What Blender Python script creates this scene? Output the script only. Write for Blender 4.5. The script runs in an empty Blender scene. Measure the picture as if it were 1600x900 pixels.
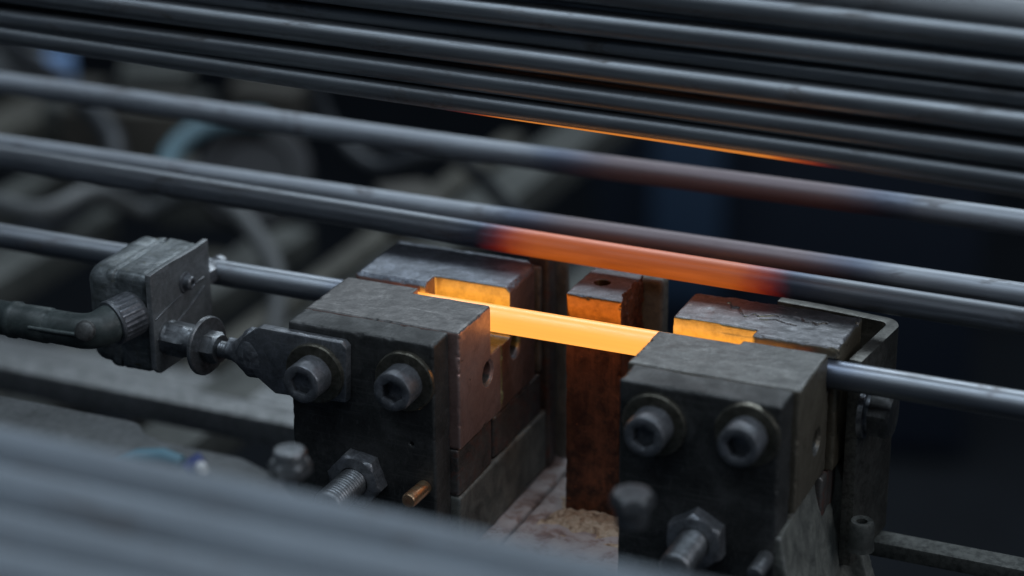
import bpy, bmesh, math, random
import numpy as np
from mathutils import Vector, Matrix, noise as mnoise
random.seed(7); rng = np.random.default_rng(7)
S = 0.001                                   # everything below is written in millimetres
scene = bpy.context.scene
COL = scene.collection

# ------------------------------------------------------------------ camera
yaw, pitch, roll, FPX, DIST = math.radians(23.7), math.radians(22.3), math.radians(-.37), 3500., 1050.
fw = Vector((-math.sin(yaw)*math.cos(pitch), math.cos(yaw)*math.cos(pitch), -math.sin(pitch)))
rt = fw.cross(Vector((0, 0, 1))).normalized(); upv = rt.cross(fw)
c_, s_ = math.cos(roll), math.sin(roll)
rt, upv = c_*rt + s_*upv, -s_*rt + c_*upv
CAM = -DIST*(fw + (884-800)/FPX*rt - (505-450)/FPX*upv)
cam_d = bpy.data.cameras.new('camera'); cam = bpy.data.objects.new('camera', cam_d); COL.objects.link(cam)
cam.matrix_world = Matrix((
    (rt.x, upv.x, -fw.x, CAM.x*S), (rt.y, upv.y, -fw.y, CAM.y*S), (rt.z, upv.z, -fw.z, CAM.z*S), (0, 0, 0, 1)))
cam_d.sensor_width = 36; cam_d.lens = 36*FPX/1600
cam_d.clip_start = .02; cam_d.clip_end = 60
cam_d.dof.use_dof = True; cam_d.dof.focus_distance = 1.040
cam_d.dof.aperture_fstop = cam_d.lens/22.5
scene.camera = cam

# ------------------------------------------------------------------ world, lamps, exposure
w = bpy.data.worlds.new('World'); scene.world = w; w.use_nodes = True
bg = w.node_tree.nodes['Background']; bg.inputs[0].default_value = (.30, .42, .60, 1); bg.inputs[1].default_value = .058
scene.view_settings.view_transform = 'Standard'; scene.view_settings.look = 'None'
scene.view_settings.exposure = -.06; scene.view_settings.gamma = 1
scene.view_settings.use_curve_mapping = False
def area(name, loc, target, sx, sy, power, col):
    l = bpy.data.lights.new(name, 'AREA'); l.shape = 'RECTANGLE'; l.size = sx; l.size_y = sy; l.energy = power; l.color = col
    o = bpy.data.objects.new(name, l); COL.objects.link(o); o.location = loc
    o.rotation_euler = (Vector(target)-Vector(loc)).to_track_quat('-Z', 'X').to_euler()
    return o
area('ceiling_lamp_back', (-.3, 2.2, 1.95), (0, 0, 0), .8, 3.0, 44, (.78, .90, 1.0))
area('ceiling_lamp_front', (.0, -.45, 2.5), (0, 0, 0), .7, 3.2, 30, (.74, .87, 1.0))
area('fill_low', (-.3, -1.8, 2.2), (0, 0, 0), .35, 3.4, 7, (.76, .88, 1.0))  # unseen low fill, added to lift highlights on the rod stack
area('fill_side', (2.3, -.35, 1.25), (0, 0, 0), 1.2, 1.2, 13.0, (.90, .93, 1.0))  # unseen side fill, added to brighten the right-hand faces

# ------------------------------------------------------------------ helpers
def up(px, py, ax, v):
    """point of the place seen at a photograph position, on the plane where coordinate ax = v (mm)"""
    d = fw + (px-800)/FPX*rt - (py-450)/FPX*upv
    return CAM + d*((v-CAM[ax])/d[ax])

def tag(o, label=None, cat=None, group=None, kind=None):
    if label: o['label'] = label
    if cat: o['category'] = cat
    if group: o['group'] = group
    if kind: o['kind'] = kind
    return o

def thing(name, loc, label, cat, group=None):
    o = bpy.data.objects.new(name, None); COL.objects.link(o)
    o.location = Vector(loc)*S; o.empty_display_size = .01
    bpy.context.view_layer.update()
    return tag(o, label, cat, group)

def wloc(o):
    v = Vector((0, 0, 0))
    while o is not None:
        v += o.location; o = o.parent
    return v

def link_mesh(name, me, mat, parent=None, loc=(0, 0, 0)):
    """me holds millimetre world coordinates already scaled to metres; loc (mm) becomes the origin"""
    base = wloc(parent) if parent else Vector(loc)*S
    me.transform(Matrix.Translation(-base))
    o = bpy.data.objects.new(name, me); COL.objects.link(o)
    if parent: o.parent = parent
    else: o.location = base
    if mat: me.materials.append(mat)
    return o

def pymesh(name, V, F, smooth=40):
    me = bpy.data.meshes.new(name)
    me.from_pydata([tuple(v) for v in V], [], F); me.transform(Matrix.Scale(S, 4)); me.update()
    if smooth:
        me.polygons.foreach_set('use_smooth', [True]*len(me.polygons))
        if smooth < 180: me.set_sharp_from_angle(angle=math.radians(smooth))
    return me

# --- signed distance modelling (worn blocks with real holes and broken edges)
_lat = {}
def vnoise(X, Y, Z, scale, seed=0):
    if seed not in _lat: _lat[seed] = np.random.default_rng(100+seed).random((32, 32, 32)).astype(np.float32)*2-1
    L = _lat[seed]
    a, b, c = X/scale, Y/scale, Z/scale
    ia, ib, ic = np.floor(a).astype(int), np.floor(b).astype(int), np.floor(c).astype(int)
    fa, fb, fc = a-ia, b-ib, c-ic
    fa, fb, fc = [t*t*(3-2*t) for t in (fa, fb, fc)]
    def g(i, j, k): return L[(ia+i) % 32, (ib+j) % 32, (ic+k) % 32]
    x0 = g(0,0,0)*(1-fa)+g(1,0,0)*fa; x1 = g(0,1,0)*(1-fa)+g(1,1,0)*fa
    y0 = g(0,0,1)*(1-fa)+g(1,0,1)*fa; y1 = g(0,1,1)*(1-fa)+g(1,1,1)*fa
    return (x0*(1-fb)+x1*fb)*(1-fc)+(y0*(1-fb)+y1*fb)*fc

def sbox(P, b, r=0.):
    X, Y, Z = P
    q = [np.abs(X-(b[0]+b[1])/2)-(b[1]-b[0])/2+r, np.abs(Y-(b[2]+b[3])/2)-(b[3]-b[2])/2+r, np.abs(Z-(b[4]+b[5])/2)-(b[5]-b[4])/2+r]
    return np.sqrt(sum(np.maximum(t, 0)**2 for t in q)) + np.minimum(np.maximum(np.maximum(q[0], q[1]), q[2]), 0) - r

def wornbox(P, b, ch=.5, chip=.6, seed=0, scale=5.):
    X, Y, Z = P
    q = [np.abs(X-(b[0]+b[1])/2)-(b[1]-b[0])/2, np.abs(Y-(b[2]+b[3])/2)-(b[3]-b[2])/2, np.abs(Z-(b[4]+b[5])/2)-(b[5]-b[4])/2]
    n = vnoise(X, Y, Z, scale, seed)*.6+vnoise(X, Y, Z, scale*.35, seed+1)*.4
    c = ch + chip*np.maximum(n, 0)**1.5*2 + chip*.25*n
    d = np.maximum(np.maximum(q[0], q[1]), q[2])
    for i, j in ((0, 1), (1, 2), (0, 2)): d = np.maximum(d, (q[i]+q[j])*.7071+c)
    return d

def scyl(P, axis, c, r, lo=-1e3, hi=1e3):
    ax = [0, 1, 2]; ax.remove(axis)
    d = np.sqrt((P[ax[0]]-c[ax[0]])**2+(P[ax[1]]-c[ax[1]])**2)-r
    return np.maximum(d, np.maximum(lo-P[axis], P[axis]-hi))

def sdf_mesh(name, fn, b, h=.7, sharp=180):
    lo = np.array([b[0], b[2], b[4]])-2.5*h; hi = np.array([b[1], b[3], b[5]])+2.5*h
    n = np.ceil((hi-lo)/h).astype(int)+1
    xs = [lo[i]+h*np.arange(n[i]) for i in range(3)]
    P = np.meshgrid(*xs, indexing='ij')
    F = fn(P).astype(np.float32)
    F[0], F[-1] = 1, 1; F[:, 0], F[:, -1] = 1, 1; F[:, :, 0], F[:, :, -1] = 1, 1
    ins = F < 0
    N = tuple(n-1)
    acc = np.zeros(N+(3,), np.float32); cnt = np.zeros(N, np.float32)
    for ax in range(3):
        o = [a for a in range(3) if a != ax]
        for i in (0, 1):
            for j in (0, 1):
                s0 = [None]*3; s1 = [None]*3
                s0[ax] = slice(0, N[ax]); s1[ax] = slice(1, N[ax]+1)
                for a, k in ((o[0], i), (o[1], j)): s0[a] = s1[a] = slice(k, N[a]+k)
                A, B = F[tuple(s0)], F[tuple(s1)]
                m = (A < 0) != (B < 0)
                t = np.where(m, A/np.where(m, A-B, 1), 0)
                acc[..., ax] += np.where(m, t, 0); acc[..., o[0]] += m*i; acc[..., o[1]] += m*j
                cnt += m
    act = cnt > 0
    idx = -np.ones(N, int); idx[act] = np.arange(act.sum())
    cells = np.argwhere(act)
    V = lo + h*(cells + acc[act]/cnt[act][:, None])
    quads = []
    for ax in range(3):
        o = [(ax+1) % 3, (ax+2) % 3]
        s0 = [slice(1, N[k]) for k in range(3)]; s1 = list(s0)
        s0[ax] = slice(0, N[ax]); s1[ax] = slice(1, N[ax]+1)
        a, bb = ins[tuple(s0)], ins[tuple(s1)]
        for m, flip in ((a & ~bb, False), (~a & bb, True)):
            c = np.argwhere(m)
            if not len(c): continue
            for k in range(3):
                if k != ax: c[:, k] += 1
            e0 = np.zeros(3, int); e0[o[0]] = 1; e1 = np.zeros(3, int); e1[o[1]] = 1
            q = [idx[tuple((c-e0-e1).T)], idx[tuple((c-e1).T)], idx[tuple(c.T)], idx[tuple((c-e0).T)]]
            q = np.stack(q, 1)
            quads.append(q[:, ::-1] if flip else q)
    Q = np.concatenate(quads).astype(np.int32)
    me = bpy.data.meshes.new(name)
    me.vertices.add(len(V)); me.vertices.foreach_set('co', (V*S).astype(np.float32).ravel())
    me.loops.add(Q.size); me.loops.foreach_set('vertex_index', Q.ravel())
    me.polygons.add(len(Q)); me.polygons.foreach_set('loop_start', np.arange(0, Q.size, 4, dtype=np.int32))
    me.update(calc_edges=True)
    me.polygons.foreach_set('use_smooth', [True]*len(Q))
    return me

def worn(name, b, mat, parent=None, h=.8, ch=.5, chip=.6, wob=.12, seed=0, cuts=(), extra=None, loc=(0, 0, 0)):
    def fn(P):
        d = wornbox(P, b, ch, chip, seed)
        d = d + wob*vnoise(*P, 9., seed+3) + wob*.5*vnoise(*P, 2.6, seed+4)
        for c in cuts: d = np.maximum(d, -c(P))
        if extra: d = extra(P, d)
        return d
    return link_mesh(name, sdf_mesh(name, fn, b, h), mat, parent, loc)

# --- lathes / lofts
def frame(axis, spin=0.):
    z = Vector(axis).normalized()
    x = (Vector((0, 0, 1)) - z*z.z) if abs(z.z) < .9 else Vector((1, 0, 0)) - z*z.x
    x.normalize(); y = z.cross(x)
    c, s = math.cos(spin), math.sin(spin)
    return x*c+y*s, -x*s+y*c, z
def circ(r, n=48): return [(r*math.cos(2*math.pi*i/n), r*math.sin(2*math.pi*i/n)) for i in range(n)]
def hexa(af, n=48):
    out = []
    for i in range(n):
        a = 2*math.pi*i/n; k = (a % (math.pi/3))-math.pi/6
        r = (af/2)/math.cos(k); out.append((r*math.cos(a), r*math.sin(a)))
    return out
def loft_data(rings, origin, axis, spin=0., cap0=True, cap1=True):
    """rings: list of (loop, height)"""
    x, y, z = frame(axis, spin); O = Vector(origin); V = []; F = []
    n = len(rings[0][0])
    for lp, h in rings:
        for a, b in lp: V.append(O+x*a+y*b+z*h)
    for k in range(len(rings)-1):
        for i in range(n):
            j = (i+1) % n; F.append((k*n+i, k*n+j, (k+1)*n+j, (k+1)*n+i))
    if cap0: F.append(tuple(range(n-1, -1, -1)))
    if cap1: F.append(tuple(range((len(rings)-1)*n, len(rings)*n)))
    return V, F
def loft(name, rings, origin, axis, mat, parent=None, spin=0., smooth=35, loc=(0, 0, 0), **k):
    V, F = loft_data(rings, origin, axis, spin, **k)
    return link_mesh(name, pymesh(name, V, F, smooth), mat, parent, loc)
def tube(name, pts, r, mat, parent=None, n=24, loc=(0, 0, 0), closed=True):
    V = []; F = []; pts = [Vector(p) for p in pts]
    rr = r if hasattr(r, '__len__') else [r]*len(pts)
    ref = Vector((0, .13, 1)).normalized()
    for i, p in enumerate(pts):
        d = (pts[min(i+1, len(pts)-1)]-pts[max(i-1, 0)]).normalized()
        x = (ref-d*d.dot(ref))
        if x.length < .05: x = Vector((0, 1, 0))-d*d.y
        x.normalize(); y = d.cross(x)
        for a, b in circ(rr[i], n): V.append(p+x*a+y*b)
    for k in range(len(pts)-1):
        for i in range(n):
            j = (i+1) % n; F.append((k*n+i, k*n+j, (k+1)*n+j, (k+1)*n+i))
    F.append(tuple(range(n-1, -1, -1))); F.append(tuple(range((len(pts)-1)*n, len(pts)*n)))
    return link_mesh(name, pymesh(name, V, F, 45), mat, parent, loc)
def bevbox(name, b, mat, parent=None, bev=1., loc=(0, 0, 0), rot=None):
    bm = bmesh.new(); bmesh.ops.create_cube(bm, size=1)
    bmesh.ops.transform(bm, verts=bm.verts, matrix=Matrix.Translation(((b[0]+b[1])/2, (b[2]+b[3])/2, (b[4]+b[5])/2)) @ Matrix.Diagonal((b[1]-b[0], b[3]-b[2], b[5]-b[4], 1)))
    if rot: bmesh.ops.rotate(bm, verts=bm.verts, cent=((b[0]+b[1])/2, (b[2]+b[3])/2, (b[4]+b[5])/2), matrix=rot)
    if bev: bmesh.ops.bevel(bm, geom=bm.edges[:], offset=bev, segments=2, affect='EDGES', profile=.6)
    bmesh.ops.scale(bm, vec=(S, S, S), verts=bm.verts)
    me = bpy.data.meshes.new(name); bm.to_mesh(me); bm.free()
    me.polygons.foreach_set('use_smooth', [True]*len(me.polygons)); me.set_sharp_from_angle(angle=math.radians(35))
    return link_mesh(name, me, mat, parent, loc)
def prism(name, poly, axis, lo, hi, mat, parent=None, bev=.6, loc=(0, 0, 0)):
    """poly in the two remaining axes, extruded along axis"""
    bm = bmesh.new(); o = [a for a in range(3) if a != axis]
    vs = []
    for p in poly:
        c = [0, 0, 0]; c[axis] = lo; c[o[0]], c[o[1]] = p; vs.append(bm.verts.new(c))
    f = bm.faces.new(vs)
    r = bmesh.ops.extrude_face_region(bm, geom=[f])
    d = [0, 0, 0]; d[axis] = hi-lo
    bmesh.ops.translate(bm, verts=[g for g in r['geom'] if isinstance(g, bmesh.types.BMVert)], vec=d)
    bmesh.ops.recalc_face_normals(bm, faces=bm.faces[:])
    if bev: bmesh.ops.bevel(bm, geom=bm.edges[:], offset=bev, segments=2, affect='EDGES', profile=.6)
    bmesh.ops.scale(bm, vec=(S, S, S), verts=bm.verts)
    me = bpy.data.meshes.new(name); bm.to_mesh(me); bm.free()
    me.polygons.foreach_set('use_smooth', [True]*len(me.polygons)); me.set_sharp_from_angle(angle=math.radians(35))
    return link_mesh(name, me, mat, parent, loc)

# ------------------------------------------------------------------ materials
class NT:
    def __init__(s, name):
        s.m = bpy.data.materials.new(name); s.m.use_nodes = True; s.t = s.m.node_tree; s.n = s.t.nodes; s.l = s.t.links
        s.b = s.n['Principled BSDF']
        tc = s.n.new('ShaderNodeTexCoord'); mp = s.n.new('ShaderNodeMapping'); mp.inputs['Scale'].default_value = (1000,)*3
        s.l.new(tc.outputs['Object'], mp.inputs[0]); s.co = mp.outputs[0]
    def link(s, a, b): s.l.new(a, b)
    def noise(s, size, detail=4, rough=.6, co=None, dist=0.):
        n = s.n.new('ShaderNodeTexNoise'); n.inputs['Scale'].default_value = 1/size; n.inputs['Detail'].default_value = detail
        n.inputs['Roughness'].default_value = rough; n.inputs['Distortion'].default_value = dist
        s.link(co or s.co, n.inputs['Vector']); return n.outputs[0]
    def stretch(s, sc):
        m = s.n.new('ShaderNodeMapping'); m.inputs['Scale'].default_value = sc; s.link(s.co, m.inputs[0]); return m.outputs[0]
    def ramp(s, x, stops):
        r = s.n.new('ShaderNodeValToRGB'); e = r.color_ramp.elements
        while len(e) < len(stops): e.new(.5)
        for i, (p, c) in enumerate(stops):
            e[i].position = p; e[i].color = (c, c, c, 1) if not hasattr(c, '__len__') else tuple(c)+(1,)
        s.link(x, r.inputs[0]); return r.outputs[0]
    def mix(s, f, a, b, mode='MIX'):
        m = s.n.new('ShaderNodeMix'); m.data_type = 'RGBA'; m.blend_type = mode
        for k, v in ((0, f), (6, a), (7, b)):
            if hasattr(v, 'is_linked'): s.link(v, m.inputs[k])
            elif hasattr(v, '__len__'): m.inputs[k].default_value = tuple(v)+(1,)
            else: m.inputs[k].default_value = v
        return m.outputs[2]
    def math(s, op, a, b=None, c=None):
        m = s.n.new('ShaderNodeMath'); m.operation = op
        for k, v in enumerate((a, b, c)):
            if v is None: continue
            if hasattr(v, 'is_linked'): s.link(v, m.inputs[k])
            else: m.inputs[k].default_value = v
        return m.outputs[0]
    def wear(s, lo=.525, hi=.60):
        g = s.n.new('ShaderNodeNewGeometry')
        p = s.ramp(g.outputs['Pointiness'], [(lo, 0.), (hi, 1.)])
        n = s.ramp(s.noise(3.5, 4, .7), [(.38, 0.), (.58, 1.)])
        return s.math('MULTIPLY', p, n)
    def bump(s, h, dist=.3, strength=.6, prev=None):
        b = s.n.new('ShaderNodeBump'); b.inputs['Distance'].default_value = dist*S; b.inputs['Strength'].default_value = strength
        s.link(h, b.inputs['Height'])
        if prev: s.link(prev, b.inputs['Normal'])
        return b.outputs[0]
    def set(s, k, v):
        if hasattr(v, 'is_linked'): s.link(v, s.b.inputs[k])
        elif hasattr(v, '__len__'): s.b.inputs[k].default_value = tuple(v)+(1,)
        else: s.b.inputs[k].default_value = v
    def sep(s, co=None):
        x = s.n.new('ShaderNodeSeparateXYZ'); s.link(co or s.co, x.inputs[0]); return x.outputs

def metal_mat(name, dark, mid, light, metallic=.7, rough=(.35, .6), patch=14., fine=1.6, bumpd=.25, scratch=True, tint=None, tint_amt=.5):
    t = NT(name)
    big = t.noise(patch, 5, .62, dist=.6); sm = t.noise(fine, 4, .7)
    f = t.math('ADD', t.math('MULTIPLY', big, .72), t.math('MULTIPLY', sm, .28))
    col = t.ramp(f, [(.34, dark), (.5, mid), (.68, light)])
    if tint:
        r = t.ramp(t.noise(patch*.5, 6, .7, dist=1.), [(1-tint_amt, 0.), (min(1, 1.12-tint_amt), 1.)])
        col = t.mix(r, col, tint)
    b = t.bump(sm, bumpd, .5)
    pit = t.ramp(t.noise(fine*1.9, 2, .5), [(.24, 0.), (.32, 1.)])
    b = t.bump(pit, bumpd*.8, .5, b)
    if scratch:
        s1 = t.ramp(t.noise(3., 2, .5, t.stretch((.12, 2.4, 2.4))), [(.60, 0.), (.66, 1.)])
        s2 = t.ramp(t.noise(3., 2, .5, t.stretch((2.2, .15, .6))), [(.62, 0.), (.67, 1.)])
        sc = t.math('MAXIMUM', s1, s2)
        col = t.mix(t.math('MULTIPLY', sc, .12), col, [min(1, c*2.2+.02) for c in light])
        b = t.bump(sc, bumpd*.4, -.3, b)
    ew = t.wear()
    col = t.mix(t.math('MULTIPLY', ew, .6), col, [min(.5, c*2.4+.05) for c in light])
    t.set('Base Color', col); t.set('Metallic', t.math('ADD', t.math('MULTIPLY', ew, .5*(1-metallic)), metallic))
    t.set('Roughness', t.math('SUBTRACT', t.ramp(f, [(.3, rough[1]), (.7, rough[0])]), t.math('MULTIPLY', ew, .12))); t.set('Normal', b)
    return t.m

M = {}
M['plate'] = metal_mat('blackened_steel', (.024, .025, .025), (.050, .051, .050), (.10, .101, .10), .4, (.40, .62), 16, 1.5)
M['plate2'] = metal_mat('bolt_steel', (.085, .09, .10), (.165, .175, .19), (.29, .30, .33), .7, (.36, .55), 6, .8, .12)
M['casting'] = metal_mat('grey_casting', (.06, .063, .058), (.14, .145, .13), (.24, .245, .215), .1, (.6, .8), 12, 1.1, .5, False)
M['carrier'] = metal_mat('carrier_steel', (.055, .05, .046), (.115, .105, .098), (.18, .17, .16), .4, (.42, .62), 15, 1.6, tint=(.17, .085, .068), tint_amt=.5)  # grey steel broken up with reddish-brown patches
M['zinc'] = metal_mat('dull_zinc', (.09, .095, .10), (.17, .18, .19), (.30, .31, .33), .8, (.30, .52), 5, .7, .10)
M['brassy'] = metal_mat('stained_washer', (.045, .042, .034), (.10, .092, .07), (.17, .16, .13), .8, (.32, .5), 6, .8, .1)
M['blockpaint'] = metal_mat('greasy_grey_housing', (.06, .07, .07), (.125, .14, .145), (.22, .24, .25), .35, (.30, .55), 9, 1.3, .3, True, tint=(.075, .07, .03), tint_amt=.42)
M['cover'] = metal_mat('scuffed_cover', (.10, .107, .11), (.18, .19, .195), (.28, .29, .30), .5, (.34, .55), 12, 1., .2)
M['plastic'] = metal_mat('hose_fitting_grey', (.022, .030, .030), (.042, .054, .053), (.075, .09, .088), 0., (.32, .55), 7, 1., .2, False, tint=(.05, .07, .03), tint_amt=.38)
M['rail'] = metal_mat('machine_bed_rail', (.016, .018, .017), (.040, .043, .039), (.085, .088, .080), .1, (.6, .8), 45, 8, .5, False)
M['brown_rail'] = metal_mat('grimy_brown_rail', (.02, .018, .015), (.045, .042, .034), (.08, .076, .06), .1, (.6, .8), 50, 8, .5, False)
M['bar'] = metal_mat('bed_bar', (.06, .065, .065), (.12, .128, .13), (.2, .21, .215), .3, (.45, .65), 40, 4, .4, False)
M['dark'] = metal_mat('dark_bed', (.008, .009, .011), (.016, .018, .021), (.03, .032, .036), .0, (.6, .8), 80, 8, .5, False)
M['floor'] = metal_mat('oily_floor', (.004, .006, .009), (.008, .011, .016), (.016, .020, .026), .0, (.7, .85), 160, 12, .5, False)
M['strap'] = metal_mat('strap_steel', (.035, .033, .028), (.07, .067, .058), (.13, .128, .115), .45, (.38, .55), 12, 1.4)

def copper(name, cols, top, top_amt=1., metallic=.85, rough=(.32, .55), streak=False, spots=False, glow_paint=None, glow_z=None, glow_x=None):
    t = NT(name)
    big = t.noise(13, 5, .6, dist=.8); sm = t.noise(1.4, 4, .7)
    f = t.math('ADD', t.math('MULTIPLY', big, .7), t.math('MULTIPLY', sm, .3))
    col = t.ramp(f, [(.32, cols[0]), (.5, cols[1]), (.7, cols[2])])
    if streak:
        st = t.ramp(t.noise(5., 4, .6, t.stretch((1, 1, .12))), [(.42, 0.), (.62, 1.)])
        col = t.mix(t.math('MULTIPLY', st, .5), col, cols[2])
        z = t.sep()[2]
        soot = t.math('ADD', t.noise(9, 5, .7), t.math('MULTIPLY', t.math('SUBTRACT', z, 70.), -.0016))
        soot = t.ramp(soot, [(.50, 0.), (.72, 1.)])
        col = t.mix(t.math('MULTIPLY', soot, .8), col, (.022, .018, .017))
    if spots:
        sp = t.ramp(t.noise(3.6, 3, .6), [(.67, 0.), (.73, 1.)])
        col = t.mix(sp, col, (.5, .14, .04))
    pits = t.ramp(t.noise(2.2, 2, .5), [(.22, 0.), (.28, 1.)])
    col = t.mix(pits, (.03, .02, .018), col)
    g = t.n.new('ShaderNodeNewGeometry'); nz = t.sep(g.outputs['Normal'])[2]
    msk = t.ramp(t.math('ADD', nz, t.math('MULTIPLY', t.math('SUBTRACT', t.noise(3, 4, .7), .5), .5)), [(.42, 0.), (.62, top_amt)])
    tn = t.math('ADD', t.math('MULTIPLY', t.noise(9, 6, .66, dist=.8), .6), t.math('MULTIPLY', t.noise(1.1, 5, .7), .4))
    tc = t.ramp(tn, [(.36, [c*.55 for c in top]), (.5, top), (.66, [c*1.9 for c in top])])
    scf = t.ramp(t.noise(2.6, 3, .55, t.stretch((.22, 1.6, 1.6))), [(.66, 0.), (.71, 1.)])
    tc = t.mix(t.math('MULTIPLY', scf, .5), tc, [c*3.2 for c in top])
    met = t.math('MULTIPLY', t.math('SUBTRACT', 1., t.math('MULTIPLY', msk, .2)), metallic)
    ro = t.math('ADD', t.ramp(f, [(.3, rough[1]), (.7, rough[0])]), t.math('MULTIPLY', msk, -.02))
    if glow_paint:   # rod's glow painted into the colour of the faces turned to it
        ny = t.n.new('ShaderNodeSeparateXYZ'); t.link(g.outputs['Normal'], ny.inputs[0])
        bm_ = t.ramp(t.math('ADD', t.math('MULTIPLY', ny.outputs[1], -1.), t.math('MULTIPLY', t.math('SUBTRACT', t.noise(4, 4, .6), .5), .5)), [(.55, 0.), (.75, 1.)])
        if glow_z is not None:
            zz = t.math('ADD', t.math('SUBTRACT', t.sep()[2], glow_z), t.math('MULTIPLY', t.math('SUBTRACT', t.noise(6, 4, .65), .5), 16.))
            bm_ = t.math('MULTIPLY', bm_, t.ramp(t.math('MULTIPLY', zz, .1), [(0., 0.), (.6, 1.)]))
        if glow_x is not None:
            bx = t.math('MULTIPLY', t.math('SUBTRACT', t.sep()[0], glow_x[0]), glow_x[1])
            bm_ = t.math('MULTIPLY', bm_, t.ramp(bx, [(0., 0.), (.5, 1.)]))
        bcol = t.ramp(t.noise(6, 5, .65), [(.3, [c*.62 for c in glow_paint]), (.6, glow_paint)])
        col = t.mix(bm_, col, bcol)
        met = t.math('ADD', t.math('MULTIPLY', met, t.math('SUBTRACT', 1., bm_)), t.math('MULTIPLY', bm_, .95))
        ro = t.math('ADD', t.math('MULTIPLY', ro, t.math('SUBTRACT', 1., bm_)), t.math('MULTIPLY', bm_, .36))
    col = t.mix(msk, col, tc)
    ew = t.wear()
    col = t.mix(t.math('MULTIPLY', ew, .65), col, [min(.6, c*1.3+.06) for c in cols[2]])
    t.set('Base Color', col)
    t.set('Metallic', met)
    t.set('Roughness', ro)
    b = t.bump(sm, .2, .5); b = t.bump(pits, .25, .5, b)
    b = t.bump(t.noise(7, 4, .6), .4, .18, b)
    t.set('Normal', b)
    return t.m
M['copper'] = copper('oxidised_copper', ((.28, .175, .155), (.45, .295, .262), (.58, .41, .37)), (.105, .10, .097), metallic=.68, rough=(.36, .56))
M['copper_dark'] = copper('darkened_copper', ((.18, .115, .095), (.30, .19, .16), (.42, .28, .24)), (.14, .152, .176), metallic=.72, rough=(.36, .56), glow_paint=(.86, .82, .42), glow_x=(-4., 1.))
M['jaw_steel'] = copper('scaled_jaw_metal', ((.12, .105, .08), (.20, .175, .135), (.29, .26, .20)), (.105, .105, .10), 1., .6)
M['post'] = copper('hot_copper_post', ((.055, .022, .014), (.135, .052, .030), (.33, .125, .062)), (.13, .135, .15), 1., .5, (.42, .62), True, True, glow_paint=(.52, .27, .10), glow_z=96.)

def crack_mat():
    t = copper('cracked_scale', ((.15, .125, .09), (.23, .195, .14), (.33, .28, .20)), (.15, .15, .157), 1., .7, glow_paint=(.86, .82, .42), glow_x=(2., -1.))
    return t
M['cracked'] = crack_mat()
M['copper_lit_pin'] = copper('pin_copper_reflection', ((.35, .16, .08), (.6, .3, .16), (.8, .45, .26)), (.3, .15, .08), .4, .9, (.22, .4))  # copper colour imitates orange light reflected on the pin

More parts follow.
